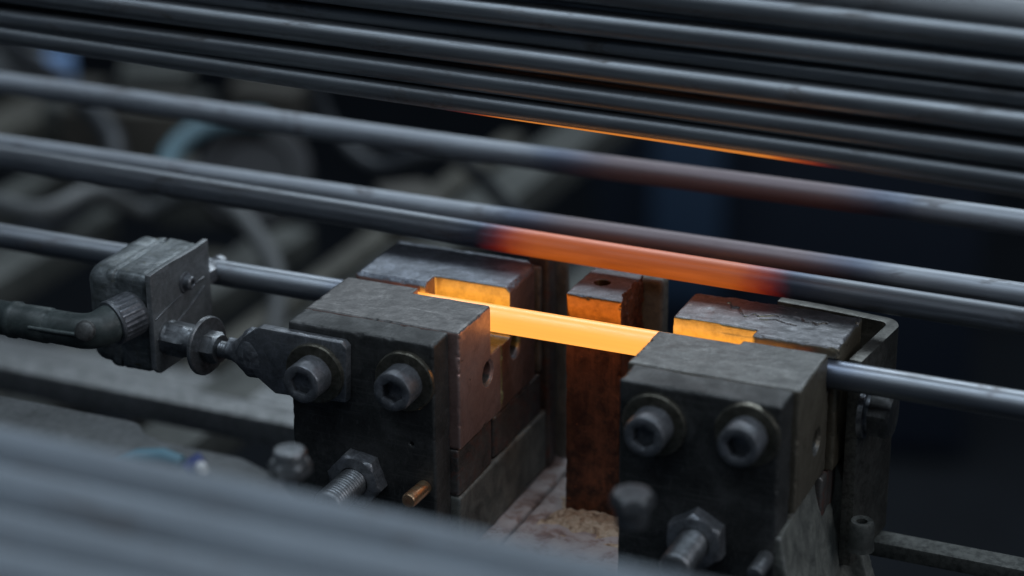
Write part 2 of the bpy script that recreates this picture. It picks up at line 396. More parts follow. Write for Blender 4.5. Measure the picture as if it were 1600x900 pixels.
def rod_mat(name, rough=.3, col=(.33, .35, .38), emis=None, zone=None, soft=18., temper=True, streak=.5, met=.95, hotcol=(.30, .17, .15)):
    """bright drawn steel; zone = (x0, x1) mm along the rod that has been heated"""
    t = NT(name)
    co0 = t.co
    oi = t.n.new('ShaderNodeObjectInfo'); va = t.n.new('ShaderNodeVectorMath'); va.operation = 'ADD'
    cx_ = t.n.new('ShaderNodeCombineXYZ'); t.link(t.math('MULTIPLY', oi.outputs['Random'], 4000.), cx_.inputs[0])
    t.link(t.co, va.inputs[0]); t.link(cx_.outputs[0], va.inputs[1]); t.co = va.outputs[0]
    s1 = t.noise(2.2, 5, .7, t.stretch((.02, 1, 1))); s2 = t.noise(9., 3, .6, t.stretch((.15, 1, 1)))
    f = t.math('ADD', t.math('MULTIPLY', s1, .55), t.math('MULTIPLY', s2, .45))
    c = t.ramp(f, [(.3, [k*.62 for k in col]), (.55, col), (.75, [min(1, k*1.45) for k in col])])
    pt = t.ramp(t.noise(12., 6, .7, t.stretch((.3, 1, 1)), dist=.8), [(.56, 0.), (.68, 1.)])
    c = t.mix(t.math('MULTIPLY', pt, .55), c, (.11, .085, .07))
    tone = t.math('ADD', .82, t.math('MULTIPLY', oi.outputs['Random'], .36))
    vm = t.n.new('ShaderNodeVectorMath'); vm.operation = 'SCALE'; t.link(c, vm.inputs[0]); t.link(tone, vm.inputs['Scale']); c = vm.outputs[0]
    r = t.math('ADD', t.math('ADD', t.math('MULTIPLY', s2, .14), rough-.05), t.math('MULTIPLY', pt, .16))
    spk = t.noise(1.0, 2, .5)
    if zone:
        x = t.sep(co0)[0]
        wob = t.math('MULTIPLY', t.math('SUBTRACT', t.noise(10, 3, .6), .5), 10.)
        xx = t.math('ADD', x, wob)
        def zone_mask(a, b, s):
            m1 = t.math('SMOOTH_MIN', 1., 1., 0.)
            mr = t.n.new('ShaderNodeMapRange'); mr.interpolation_type = 'SMOOTHSTEP'; t.link(xx, mr.inputs[0])
            mr.inputs[1].default_value = a-s; mr.inputs[2].default_value = a+s
            ms = t.n.new('ShaderNodeMapRange'); ms.interpolation_type = 'SMOOTHSTEP'; t.link(xx, ms.inputs[0])
            ms.inputs[1].default_value = b-s; ms.inputs[2].default_value = b+s; ms.inputs[3].default_value = 1; ms.inputs[4].default_value = 0
            return t.math('MULTIPLY', mr.outputs[0], ms.outputs[0])
        if temper:
            tm = zone_mask(zone[0]-26, zone[1]+26, 16)
            c = t.mix(t.math('MULTIPLY', tm, .75), c, (.10, .13, .20))
        hot = zone_mask(zone[0], zone[1], soft)
        c = t.mix(hot, c, hotcol)
        h2 = t.math('MULTIPLY', hot, hot); h3 = t.math('MULTIPLY', h2, hot)
        cc = t.n.new('ShaderNodeCombineXYZ')
        for k_, hh_ in enumerate((hot, h2, h3)): t.link(t.math('MULTIPLY', hh_, emis[k_]), cc.inputs[k_])
        e = cc.outputs[0]
        sv = t.ramp(t.noise(4., 4, .65, t.stretch((.03, 1, 1))), [(.3, 1-streak*.35), (.7, 1.)])
        e = t.mix(1., e, sv, 'MULTIPLY')
        t.set('Emission Color', e); t.set('Emission Strength', emis[3])
    t.set('Base Color', c); t.set('Roughness', r); t.set('Metallic', met)
    t.set('Normal', t.bump(t.noise(1.1, 4, .7), .07, .45))
    return t.m
M['rod'] = rod_mat('drawn_steel', .36, (.30, .32, .345))
M['rod_stack'] = rod_mat('drawn_steel_stacked', .41, (.31, .33, .35))
M['rod_dark'] = rod_mat('drawn_steel_dark', .6, (.34, .355, .37), met=.3)
M['rod_front'] = rod_mat('drawn_steel_pale', .78, (.225, .258, .292), met=.05)
M['rod_hot'] = rod_mat('rod_at_forging_heat', .38, (.33, .35, .38), (1.4, .56, .095, 1.), (-92, 114), 7., True, .35)
M['rod_warm'] = rod_mat('rod_cooling_red', .48, (.34, .36, .39), (.40, .078, .007, 1.), (-48, 81), 18., True, 1.1, hotcol=(.36, .22, .19))
M['rod_line'] = rod_mat('reflection_line_rod', .5, (.2, .2, .2), (.62, .20, .025, 1.), (-48, 104), 22., True, .3)  # emission for an added rod that imitates an orange reflected line
M['rod_ebb'] = rod_mat('rod_almost_cold', .54, (.34, .36, .39), (.010, .002, .001, 1.), (-50, 100), 22., True, 1., hotcol=(.22, .19, .20))

# ------------------------------------------------------------------ floor and bed
def sheet(name, x0, x1, y0, y1, z, mat, label):
    me = pymesh(name, [(x0, y0, z), (x1, y0, z), (x1, y1, z), (x0, y1, z)], [(0, 1, 2, 3)], 0)
    o = link_mesh(name, me, mat); tag(o, label, None, None, 'structure'); return o
sheet('floor', -3900, 3400, -1500, 5600, -1500, M['floor'], 'dark workshop floor under the machine')

bed = bevbox('machine_bed', (-116, 124, -64, 46, -420, -122), M['dark'], None, 3, (0, 0, -420)); tag(bed, 'dark machine bed under the clamps', None, None, 'structure')
# whitish scale covered base slabs
t = NT('lime_scale_slab')
n1 = t.noise(14, 6, .62, dist=.35); n2 = t.noise(2., 4, .7)
c = t.ramp(n1, [(.30, (.10, .07, .06)), (.42, (.28, .20, .185)), (.50, (.44, .40, .40)), (.75, (.58, .56, .57))])
c = t.mix(t.math('MULTIPLY', n2, .35), c, (.2, .15, .13))
t.set('Base Color', c); t.set('Roughness', .7); t.set('Normal', t.bump(n1, 1.2, .6, t.bump(n2, .3, .5)))
M['scale'] = t.m
base = thing('base_plate', (0, 0, -122), 'flat base plate between the two clamps, caked in whitish scale', 'base plate')
worn('slab', (-118, -24.4, -66, 110, -122, -109.6), M['scale'], base, 1.6, .6, .8, .5, 3)
worn('slab', (-22.4, 50, -66, 72, -122, -109.2), M['scale'], base, 1.6, .6, .8, .5, 5)
worn('slab', (50.6, 122, -60, 44, -122, -109.8), M['casting'], base, 2., .6, .8, .3, 6)

# ------------------------------------------------------------------ the clamps
Y = Vector((0, 1, 0))
def dent(o, amt=.16, sc=3.):
    me = o.data; off = wloc(o)
    for v in me.vertices:
        p = (v.co + off)*(1000/sc)
        v.co += Vector((mnoise.noise(p), mnoise.noise(p+Vector((7, 3, 1))), mnoise.noise(p+Vector((2, 9, 5)))))*amt*S
    return o
def cap_screw(x, y, z, parent, dirt, r=9.4, L=12.5, wr=14.6, spin=.2):
    wa = loft('washer', [(circ(5.5), 0), (circ(wr), 0), (circ(wr), 1.9), (circ(wr-.6), 2.4), (circ(5.5), 2.4)], (x, y, z), (0, -1, 0), M['brassy'], parent, cap0=False, cap1=False)
    hd = loft('cap_screw', [(circ(r), 0), (circ(r), L-1.3), (circ(r-.4), L-.4), (circ(r-1.2), L), (circ(6.1), L), (hexa(9.6), L-.5), (hexa(9.3), L-6.5+4.5*dirt), (hexa(4), L-6.6+3.6*dirt)],
              (x, y-2.4, z), (0, -1, 0), M['plate2'], parent, spin, cap0=False)
    dent(wa, .25, 5.); dent(hd, .28, 4.)
    return hd
def dent2(*a, **k): return dent(loft(*a, **k), .3, 4.)
def hex_nut(x, y, z, parent, af=22., L=9., bore=7.4, axis=(0, -1, 0), spin=.25, mat='plate2', name='hex_nut'):
    k = af*.5
    return dent2(name, [(hexa(af), 0), (hexa(af), L-2.), (hexa(af*.985), L-1.5), (circ(k*1.0), L-.3), (circ(k*.93), L), (circ(bore), L), (circ(bore), L-5)],
                (x, y, z), axis, M[mat], parent, spin, cap0=False, smooth=28, cap1=False)
def stud(x, y, z, parent, r=6.8, L=30, pitch=2.0, axis=(0, -1, 0), mat='zinc', name='threaded_stud'):
    rings = [(circ(r), 0)]; h = 0.
    while h < L-2:
        rings += [(circ(r-.55), h+pitch*.25), (circ(r), h+pitch*.6), (circ(r), h+pitch*.8)]; h += pitch
    rings += [(circ(r-.7), L-1), (circ(r-1.6), L)]
    return loft(name, rings, (x, y, z), axis, M[mat], parent, smooth=60)

# --- left clamp
LC = thing('clamp', (-72, 0, -109), 'left clamp with reddish copper jaws and a flat lug screwed to its dark face', 'clamp', 'copper jawed clamps holding the glowing rod')
worn('face_plate', (-111.6, -37.6, -65.5, -48.6, -109, 8.5), M['plate'], LC, .8, .45, .9, .10, 11,
     cuts=[lambda P: scyl(P, 1, (-49.5, 0, -43), .9, -70, -62)])
worn('front_jaw', (-112, -33, -48.0, -.9, -51, 8.5), M['copper'], LC, .6, .45, .9, .14, 21,
     cuts=[lambda P: sbox(P, (-73.5, 0, -12.6, 30, -16.5, 60), .6), lambda P: sbox(P, (-300, -73, -6.1, 30, -11., 60), .2),
           lambda P: scyl(P, 0, (0, 0, -3.45), 6.9),
           lambda P: scyl(P, 0, (0, -16.1, -24.8), 5.5), lambda P: scyl(P, 0, (0, -16.1, -24.8), 6.6)-np.maximum(0, 0)*0 if False else scyl(P, 0, (0, -16.1, -24.8), 6.4, -34.0, 0)])
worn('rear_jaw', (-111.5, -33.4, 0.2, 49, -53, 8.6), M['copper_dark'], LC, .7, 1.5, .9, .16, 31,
     cuts=[lambda P: sbox(P, (-73, 0, -30, 10.8, -17.5, 60), .8), lambda P: scyl(P, 0, (0, 0, -3.45), 6.9),
           lambda P: scyl(P, 0, (0, 17.5, -24), 5.6), lambda P: scyl(P, 0, (0, 17.5, -24), 6.6, -34.4, 0)],
     extra=lambda P, d: np.maximum(d, -np.minimum(0, 0)+(P[0]+33.4+P[1]-49)*.7071+5.5))
worn('front_carrier', (-111, -34.2, -48, -9.8, -75.4, -51.4), M['carrier'], LC, .8, .4, .5, .1, 41)
worn('rear_carrier', (-111, -34.8, -5.6, 52, -75.4, -53.4), M['carrier'], LC, .9, .4, .5, .1, 43)
worn('body', (-111, -33.6, -48, 57, -109, -75.8), M['casting'], LC, 1., .4, .5, .14, 45)
worn('back_plate', (-46, -34.5, 50.2, 54, -53, 4), M['casting'], LC, 1., .5, .5, .1, 47)
worn('back_plate', (-44, -32.5, 57.6, 67, -109, 12), M['carrier'], LC, 1., .6, .5, .1, 48)
worn('back_plate', (-44, -28, 71, 75, -109, 12), M['casting'], LC, 1., .6, .5, .1, 49)
# flat lug on the face plate, ending in a boss
lug = prism('mounting_lug', [(-127.5, 3.0), (-124, 5.4), (-81, 5.0), (-78.6, 2.4), (-79.6, -25), (-104, -26.5), (-117, -27), (-131, -17), (-138.5, -9.5), (-133, -1.)], 1, -71.4, -65.7, M['plate2'], LC, 1.1)
def bossfn(P):
    X, Yy, Z = P
    d1 = (np.sqrt(((X+131)/9.5)**2+((Yy+64.5)/8.5)**2+((Z+11)/11)**2)-1)*8.5
    d2 = sbox(P, (-134, -108, -70, -62, -22, 1), 3.)
    d3 = scyl(P, 0, (0, -62.5, -12.5), 5.2, -146, -128)
    for q in (d2, d3):
        h = np.clip(.5+.5*(q-d1)/4, 0, 1); d1 = q*(1-h)+d1*h-4*h*(1-h)
    return d1 + .5*vnoise(X, Yy, Z, 5, 33)+.25*vnoise(X, Yy, Z, 1.8, 34)
link_mesh('lug_boss', sdf_mesh('lug_boss', bossfn, (-147, -107, -76, -54, -25, 3), .6), M['plate2'], LC)
cap_screw(-94.7, -71.4, -12.0, LC, .75, spin=.35)
cap_screw(-51.6, -65.6, -10.8, LC, .1, spin=.1)
nutL = hex_nut(-76.4, -65.6, -64, LC, 24.5, 8.5, 7.6, spin=.35)
stud(-76.4, -66, -64, nutL, 7.3, 34)
pinL = loft('dowel_pin', [(circ(3.6), 0), (circ(3.6), 16), (circ(3.0), 17), (circ(.8), 17.2)], (-43.5, -65.6, -63.8), (0, -1, .06), M['copper_lit_pin'], LC)
pinL['label'] = 'short dowel pin coloured to look copper-lit'

# --- right clamp
RC = thing('clamp', (90, 0, -109), 'right clamp, its rear jaw top cracked, cold grey rod leaving it to the right', 'clamp', 'copper jawed clamps holding the glowing rod')
worn('face_plate', (52.4, 125.6, -66.5, -48.6, -109, 8.5), M['plate'], RC, .8, .45, .9, .10, 61)
worn('front_jaw', (49.2, 128.2, -48.0, -.9, -51, 8.5), M['jaw_steel'], RC, .6, .45, .8, .14, 71,
     cuts=[lambda P: sbox(P, (0, 88.5, -9.8, 30, -16.5, 60), .6), lambda P: sbox(P, (88, 300, -5.6, 30, -11., 60), .2),
           lambda P: scyl(P, 0, (0, 0, -3.45), 6.9),
           lambda P: scyl(P, 0, (0, -18, -29), 5.5), lambda P: scyl(P, 0, (0, -18, -29), 6.4, 127.2, 200)])
def cracks(P, d):
    X, Yy, Z = P
    yc = 27 + 5*vnoise(X, 0*X, 0*X, 9., 81) + 3*vnoise(X, 0*X, 0*X, 3., 82) - (X-80)*.12
    e = np.abs(Yy-yc)*.8-.42
    k = np.maximum(np.maximum(e, 7.6-Z), np.maximum(68-X, X-118))
    yc2 = 20 + 4*vnoise(X, 0*X, 0*X, 5., 83)
    e2 = np.abs(Yy-yc2)*.8-.35
    k2 = np.maximum(np.maximum(e2, 7.8-Z), np.maximum(88-X, X-106))
    d = np.maximum(d, -np.minimum(k, k2))
    sag = .55*np.maximum(0, vnoise(X, Yy, 0*Z, 7., 84)-.25)*(Z > 4)
    d = d + sag
    return np.maximum(d, (-(X-50)*.8 + (Yy-41)*1.)*.78+2.)
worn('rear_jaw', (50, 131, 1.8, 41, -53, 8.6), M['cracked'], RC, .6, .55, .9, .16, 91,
     cuts=[lambda P: sbox(P, (0, 90.5, -30, 8.6, -17.5, 60), .8), lambda P: scyl(P, 0, (0, 0, -3.45), 6.9)], extra=cracks)
worn('front_carrier', (52, 122.5, -48, -9.8, -109, -51.4), M['casting'], RC, 1., .4, .5, .14, 93)
worn('rear_carrier', (52, 128.5, -5.6, 41, -75, -53.4), M['carrier'], RC, 1., .4, .5, .14, 94)
cap_screw(69.2, -66.6, -9.6, RC, .4, spin=.0)
cap_screw(111.4, -66.6, -6.5, RC, 0, spin=.5)
nutR = hex_nut(90.6, -66.6, -60, RC, 24.5, 8.5, 7.6, spin=.05)
stud(90.6, -67, -60, nutR, 7.3, 32)
loft('dowel_pin', [(circ(3.8), 0), (circ(3.8), 15), (circ(3.2), 16.2), (circ(.8), 16.5)], (121.4, -66.6, -64.5), (0, -1, 0), M['zinc'], RC)

# sloped casting under the right clamp
CB = thing('cast_support', (140, 0, -160), 'rough sloping grey casting under the right clamp, beside the bent strap', 'casting')
def castfn(P):
    X, Yy, Z = P
    d = np.maximum(np.maximum(-66-Yy, Yy-36), np.maximum(Z+54, -150-Z))
    slope = (X-(124.5 + (-54-Z)*.20 + np.maximum(0, -(Yy)-10)*.05))*.98
    d = np.maximum(d, np.maximum(slope, 122.8-X))
    rib = np.maximum(np.maximum((X-(128+(-54-Z)*.32))*.95, 122.8-X), np.maximum(np.abs(Yy-22-.0*Z)-5, np.maximum(Z+56, -150-Z)))
    k = 4.
    hh = np.clip(.5+.5*(rib-d)/k, 0, 1); d = rib*(1-hh)+d*hh-k*hh*(1-hh)
    return d + .35*vnoise(X, Yy, Z, 6., 95) + .3*vnoise(X, Yy, Z, 2., 96)
link_mesh('wedge', sdf_mesh('wedge', castfn, (122, 156, -67, 40, -151, -53), 1.), M['casting'], CB)
loft('lug', [(circ(6.4), 0), (circ(6.0), 3), (circ(5.8), 13), (circ(5.0), 14.6), (circ(2.6), 14.2), (circ(2.4), 8)], tuple(up(1347, 812, 1, 3)-Vector((0, 0, 15))), (0, 0, 1), M['rail'], CB)

# bent strap behind the right clamp
def strap():
    path = [(136.8, 9.5), (141.7, 52)]
    cx, cy, R = 136.0, 53, 6
    for i in range(1, 9):
        a = math.radians(i*82/8); path.append((cx+R*math.cos(a), cy+R*math.sin(a)*1.25))
    path += [(112, 63.5), (84, 65.5)]
    th = 3.0; L = []; Rr = []
    for i, p in enumerate(path):
        q0 = Vector(path[max(0, i-1)]); q1 = Vector(path[min(len(path)-1, i+1)]); d = (q1-q0).normalized(); nrm = Vector((d.y, -d.x))
        L.append(Vector(p)+nrm*th); Rr.append(Vector(p)-nrm*th)
    return [(v.x, v.y) for v in L+Rr[::-1]]
ST = thing('bent_strap', (145, 20, -104), 'flat steel strap bent round the back corner of the right clamp, hex bolt through it', 'strap')
prism('strap_plate', strap(), 2, -104, .8, M['strap'], ST, .5)
loft('washer', [(circ(3), 0), (circ(12.5), 0), (circ(12.5), 2.4), (circ(9.5), 2.6), (circ(9.5), 4.4), (circ(3), 4.4)], (140.2, 15, -26), (1, 0, 0), M['plate2'], ST, cap0=False, cap1=False)
loft('hex_bolt_head', [(hexa(20), 0), (hexa(20), 8.5), (circ(9.6), 10), (circ(1), 10)], (144.6, 15, -26), (1, 0, 0), M['plate'], ST, .25, cap0=False, smooth=28)
SB = bevbox('support_bar', (133, 700, 37, 50, -112, -104), M['rail'], None, 1.2, (400, 43, -110)); tag(SB, 'grey flat bar running off to the lower right from the strap foot', 'bar')

# ------------------------------------------------------------------ copper post
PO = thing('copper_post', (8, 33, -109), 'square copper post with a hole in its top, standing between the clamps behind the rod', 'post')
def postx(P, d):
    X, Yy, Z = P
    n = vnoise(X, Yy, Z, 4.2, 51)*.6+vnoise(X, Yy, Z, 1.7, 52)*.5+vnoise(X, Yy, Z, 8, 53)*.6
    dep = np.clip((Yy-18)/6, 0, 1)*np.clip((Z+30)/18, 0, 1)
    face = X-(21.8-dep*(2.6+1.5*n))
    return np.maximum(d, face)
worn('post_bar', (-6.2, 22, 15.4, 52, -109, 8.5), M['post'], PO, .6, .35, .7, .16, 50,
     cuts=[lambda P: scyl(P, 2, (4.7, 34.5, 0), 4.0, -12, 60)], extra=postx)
worn('backing_plate', (8, 28.5, 54, 64, -109, 5.5), M['casting'], PO, 1., .5, .6, .1, 54)
# crust of burnt flux at its foot
def crust(P):
    X, Yy, Z = P
    r = np.sqrt(((X-10)/19)**2+((Yy-13)/13)**2)
    ang = np.arctan2(Yy-13, X-10)
    top = -109.3 + 5.2*np.clip(1.12-r+.16*vnoise(X, Yy, 0*X, 5, 57), 0, 1)**.6 + 1.7*vnoise(X, Yy, 0*X, 3, 58)*np.clip(1.1-r, 0, 1)
    lay = np.round(top*1.1)/1.1*.5+top*.5
    return np.maximum((Z-lay)*.7, -111-Z)
t = NT('burnt_flux'); n1 = t.noise(5, 5, .65, dist=1.); n2 = t.noise(1.5, 4, .7)
c = t.ramp(n1, [(.3, (.09, .05, .03)), (.45, (.40, .29, .20)), (.62, (.60, .50, .38))])
t.set('Base Color', c); t.set('Roughness', .75); t.set('Normal', t.bump(n2, .5, .7)); M['flux'] = t.m
link_mesh('flux_crust', sdf_mesh('flux_crust', crust, (-14, 34, -6, 30, -110.5, -101), .7), M['flux'], PO)

# ------------------------------------------------------------------ rods
def rod(Yp, pa, pb, r, mat, label, group=None, x0=-760, x1=560, roll_=0., bow=.45):
    """a rod through two photograph positions, lying in the plane y = Yp"""
    A = up(pa[0], pa[1], 1, Yp); B = up(pb[0], pb[1], 1, Yp)
    d = (B-A).normalized(); O = A + d*((0-A.x)/d.x)
    n = 64; rings = []
    V = []; F = []
    xs = [x0, x0+1] + list(range(-750, x1-10, 12)) + [x1-1, x1]
    for k, x in enumerate(xs):
        rr = r-.8 if k in (0, len(xs)-1) else r
        bz = bow*math.sin(x/151.+roll_*3.1)+bow*.5*math.sin(x/67.+roll_*5.3); by = bow*math.cos(x/173.+roll_*2.3)
        for a, b in circ(rr, n): V.append((x, a+by, b+bz))
    for k in range(len(xs)-1):
        for i in range(n):
            j = (i+1) % n; F.append((k*n+j, k*n+i, (k+1)*n+i, (k+1)*n+j))
    F.append(tuple(range(n))); F.append(tuple(range((len(xs)-1)*n, len(xs)*n))[::-1])
    me = pymesh('steel_rod', V, F, 40); me.materials.append(mat)
    bm = bmesh.new(); bm.from_mesh(me); bmesh.ops.recalc_face_normals(bm, faces=bm.faces[:]); bm.to_mesh(me); bm.free()
    o = bpy.data.objects.new('steel_rod', me); COL.objects.link(o); o.location = O*S
    o.rotation_euler = (roll_, -math.atan2(d.z, d.x), 0)
    tag(o, label, 'rod', group); return o
rodD = rod(0, (0, 367.5), (1600, 631), 6.5, M['rod_hot'], 'rod glowing yellow-orange where it passes through both clamps', bow=0)
# exact line: axis y = 0, z = -3.45
rodD.location = Vector((0, 0, -3.45))*S; rodD.rotation_euler = (.3, 0, 0)
g2 = 'loose rods cooling behind the clamps'
rod(46, (0, 248), (1600, 501), 6.5, M['rod_warm'], 'rod with a dull orange-red middle just above the back of the clamps', g2, roll_=1.1)
rod(95, (0, 228), (1600, 462), 6.3, M['rod_ebb'], 'grey rod lying right behind the one with the orange-red middle', g2, roll_=2.)
rod(150, (0, 130), (1600, 350), 6.5, M['rod_ebb'], 'blurred single rod in the gap below the upper stack', g2, roll_=3.)
g3 = 'steel rods stacked across the top'
stack = [  # (plane y, (px, py) twice, radius, label)
    (10, (100, 66), (1600, 284), 5.2, 'lowest front rod of the upper stack, a thin orange line under its middle', 'rod_stack'),
    (10.5, (100, 40), (1600, 240), 5.6, 'second rod from the bottom of the upper stack', 'rod_stack'),
    (9, (400, 36), (1600, 191), 5.8, 'third rod from the bottom of the upper stack, with a clear bright line', 'rod_stack'),
    (14.5, (400, 5), (1600, 151), 4.7, 'fourth rod up in the upper stack, half behind the third', 'rod_stack'),
    (10, (655, 2), (1600, 116), 5.8, 'fifth rod up in the upper stack, entering at the top edge left of centre', 'rod_stack'),
    (17, (820, 2), (1600, 88), 4.7, 'thin strip of rod sixth up in the stack, mostly behind its neighbours', 'rod_stack'),
    (10, (1060, 2), (1600, 63), 6.2, 'seventh rod up in the upper stack, leaving at the right edge near the top', 'rod_stack'),
    (14, (1300, -14), (1600, 22), 6.5, 'topmost rod of the stack, seen only in the upper right corner', 'rod_dark'),
]
back = [((100, 53), (1600, 262), 'back row rod seen between the lowest and second rods of the stack'), ((400, 57), (1600, 213), 'back row rod seen between the second and third rods of the stack'),
        ((400, 22), (1600, 172), 'back row rod seen between the third and fourth rods of the stack'), ((500, 2), (1600, 135), 'back row rod just above the fourth rod of the stack'),
        ((750, 2), (1600, 102), 'back row rod just above the fifth rod of the stack'), ((960, 2), (1600, 76), 'back row rod just above the sixth rod of the stack'),
        ((1200, 2), (1600, 42), 'back row rod seen between the seventh and topmost rods of the stack')]
for k, (a, b, lab) in enumerate(back): rod(25 + (k % 2)*2, a, b, 6.0, M['rod_dark'], lab, g3, roll_=k*.9+.4)
for k, (yy, a, b, r, lab, m) in enumerate(stack): rod(yy, a, b, r, M[m], lab, g3, roll_=k*.7)
rod(16, (740, 160.6), (1100, 215.4), 5.2, M['rod_line'], 'added glowing rod behind the lowest one of the stack, standing in for a thin orange reflection', g3)
g4 = 'pale out-of-focus rods in the foreground'
front = [(0, 712, 'blurred foreground rod nearest the clamps'), (0, 772, 'blurred foreground rod second from the clamps'),
         (0, 840, 'blurred foreground rod across the lower left corner'), (0, 908, 'blurred foreground rod just entering the bottom left corner')]
for k, (x, yv, lab) in enumerate(front):
    rod(-350-18*k, (0, yv+4), (1000, yv+234), 10.3, M['rod_front'], lab, g4, roll_=k*1.3)

# ------------------------------------------------------------------ gland block on the left
GB = thing('sensor_housing', (-202, -40, -30), 'grease-stained rounded metal housing with a hose elbow on its front, left of the left clamp', 'housing')
def gland(P):
    X, Yy, Z = P
    a = sbox(P, (-222, -203.6, -67, -15, -31, 19.5), 8.)
    b = sbox(P, (-212, -187.0, -66, -15, -32, 18.8), 4.)
    seam = np.maximum(np.abs(X+204.2+.6*np.sin(Z*.12)+.5*vnoise(X, Yy, Z, 7, 63))-.9, -sbox(P, (-230, -180, -65.6, -16.4, -30, 17.8), 5.))
    d = np.minimum(a, b)
    d = np.maximum(d, -seam)
    return d + .28*vnoise(X, Yy, Z, 6, 61) + .15*vnoise(X, Yy, Z, 2, 62)
link_mesh('housing_body', sdf_mesh('housing_body', gland, (-223, -186, -68, -14, -33, 20.5), .7), M['blockpaint'], GB)
cov = []
for i in range(13):
    yv = -67.6 + i*(53/12.); cov.append((yv, 20.2 + .4*math.sin((yv+67)*.12)))
cov += [(-14.6, -28), (-18, -31.5), (-40, -32.5), (-64, -31.5), (-67.6, -28)]
prism('side_cover', cov, 0, -186.6, -183.6, M['cover'], GB, .55)
loft('cover_screw', [(circ(5.0), 0), (circ(5.0), 1.0), (circ(3.5), 1.3), (circ(3.5), 4.2), (circ(2.9), 4.9), (circ(1.7), 4.9), (hexa(3), 4.7), (hexa(3), 3.2)], (-183.7, -38.3, 6.4), (1, 0, 0), M['plate2'], GB, cap0=False)
for (za, zb, sag) in ((-3, 2.5, 1.2), (-13.5, -2, -2.5)):
    pts = []
    for i in range(13):
        u = i/12; pts.append((-183.5, -66+u*45*(1 if zb > 0 or za < -10 else .5), za+(zb-za)*u+sag*math.sin(math.pi*u)))
    tube('scored_line', pts, .42, M['plate2'], GB, 8)
# small fitting on the back of the housing
loft('back_fitting', [(hexa(11), 0), (hexa(11), 7), (circ(4.4), 8), (circ(4.2), 15), (circ(5), 15.5), (circ(5), 19)], (-190, -14, -1), (.05, 1, 0), M['plate2'], GB, smooth=28)
# stud with collar nut, big washer and lock nut, out to the lug of the clamp
ax = Vector((1, -.12, .02)).normalized(); o0 = Vector((-183.6, -56, -15.4))
loft('collar_nut', [(circ(8.4), 0), (circ(8.6), 2), (hexa(15.4), 3), (hexa(15.4), 12), (circ(7.3), 14.5), (circ(7), 21)], o0, ax, M['zinc'], GB, .3, smooth=28)
loft('washer', [(circ(4), 0), (circ(13.6), 0), (circ(14.4), .8), (circ(14.4), 2.0), (circ(13.8), 2.6), (circ(4), 2.6)], o0+ax*22, ax, M['zinc'], GB, cap0=False, cap1=False)
loft('lock_nut', [(hexa(13.6), 0), (hexa(13.6), 5.6), (circ(6.6), 7.2), (circ(4.4), 7.2)], o0+ax*24.6, ax, M['zinc'], GB, .5, smooth=28)
stud(*(o0+ax*30), GB, 4.0, 16, 1.4, ax, 'zinc', 'stud')
# knurled collar and elbow
ka = Vector((-.42, -1, -.14)).normalized(); k0 = Vector((-195.6, -66.2, -1.0))
def gear(r, d=.45, n=96): return [((r-(d if (i//2) % 2 else 0))*math.cos(2*math.pi*i/n), (r-(d if (i//2) % 2 else 0))*math.sin(2*math.pi*i/n)) for i in range(n)]
def c96(r): return circ(r, 96)
loft('knurled_collar', [(c96(9.2), -3), (c96(10.4), -1.5), (gear(11.0), 0), (gear(11.0), 10.5), (c96(10.9), 11), (c96(11.2), 11.8), (c96(10.8), 12.6), (c96(9.2), 12.8)], k0, ka, M['plate2'], GB, smooth=30)
e0 = k0+ka*12.5; E = k0+ka*24; hd = Vector((-1, .02, -.02)).normalized()
pts = [e0, e0+ka*4, E-ka*6]; rr = [9.4, 9.2, 9.0]
for i in range(1, 7):
    u = i/7; pts.append((E-ka*6)*(1-u)**2+E*2*u*(1-u)+(E+hd*9)*u*u); rr.append(9.0-.7*u)
pts += [E+hd*11, E+hd*24]; rr += [8.2, 8.1]
EL = tube('elbow', pts, rr, M['plastic'], GB, 40)
V1 = [(circ(8.1), 0), (circ(8.7), .8), (circ(8.5), 12), (circ(8.3), 18), (circ(9.0), 19), (circ(9.0), 22), (circ(8.3), 23), (circ(8.3), 60)]
loft('hose_barb', V1, E+hd*23, hd, M['plastic'], EL, smooth=40)
tube('elbow_rib', [E+hd*3+Vector((0, -8.2, 2)), E+hd*14+Vector((0, -8.2, 1.6)), E+hd*30+Vector((0, -8.0, 1.4))], 1.1, M['plastic'], EL, 10)
loft('elbow_plug', [(circ(5.2), 0), (circ(5.0), 1.6), (circ(4.2), 2.4), (circ(2.6), 3.0), (circ(.6), 3.1)], E+Vector((1.5, -6.6, 3.6)), (.1, -.8, .55), M['plate'], EL, smooth=40)

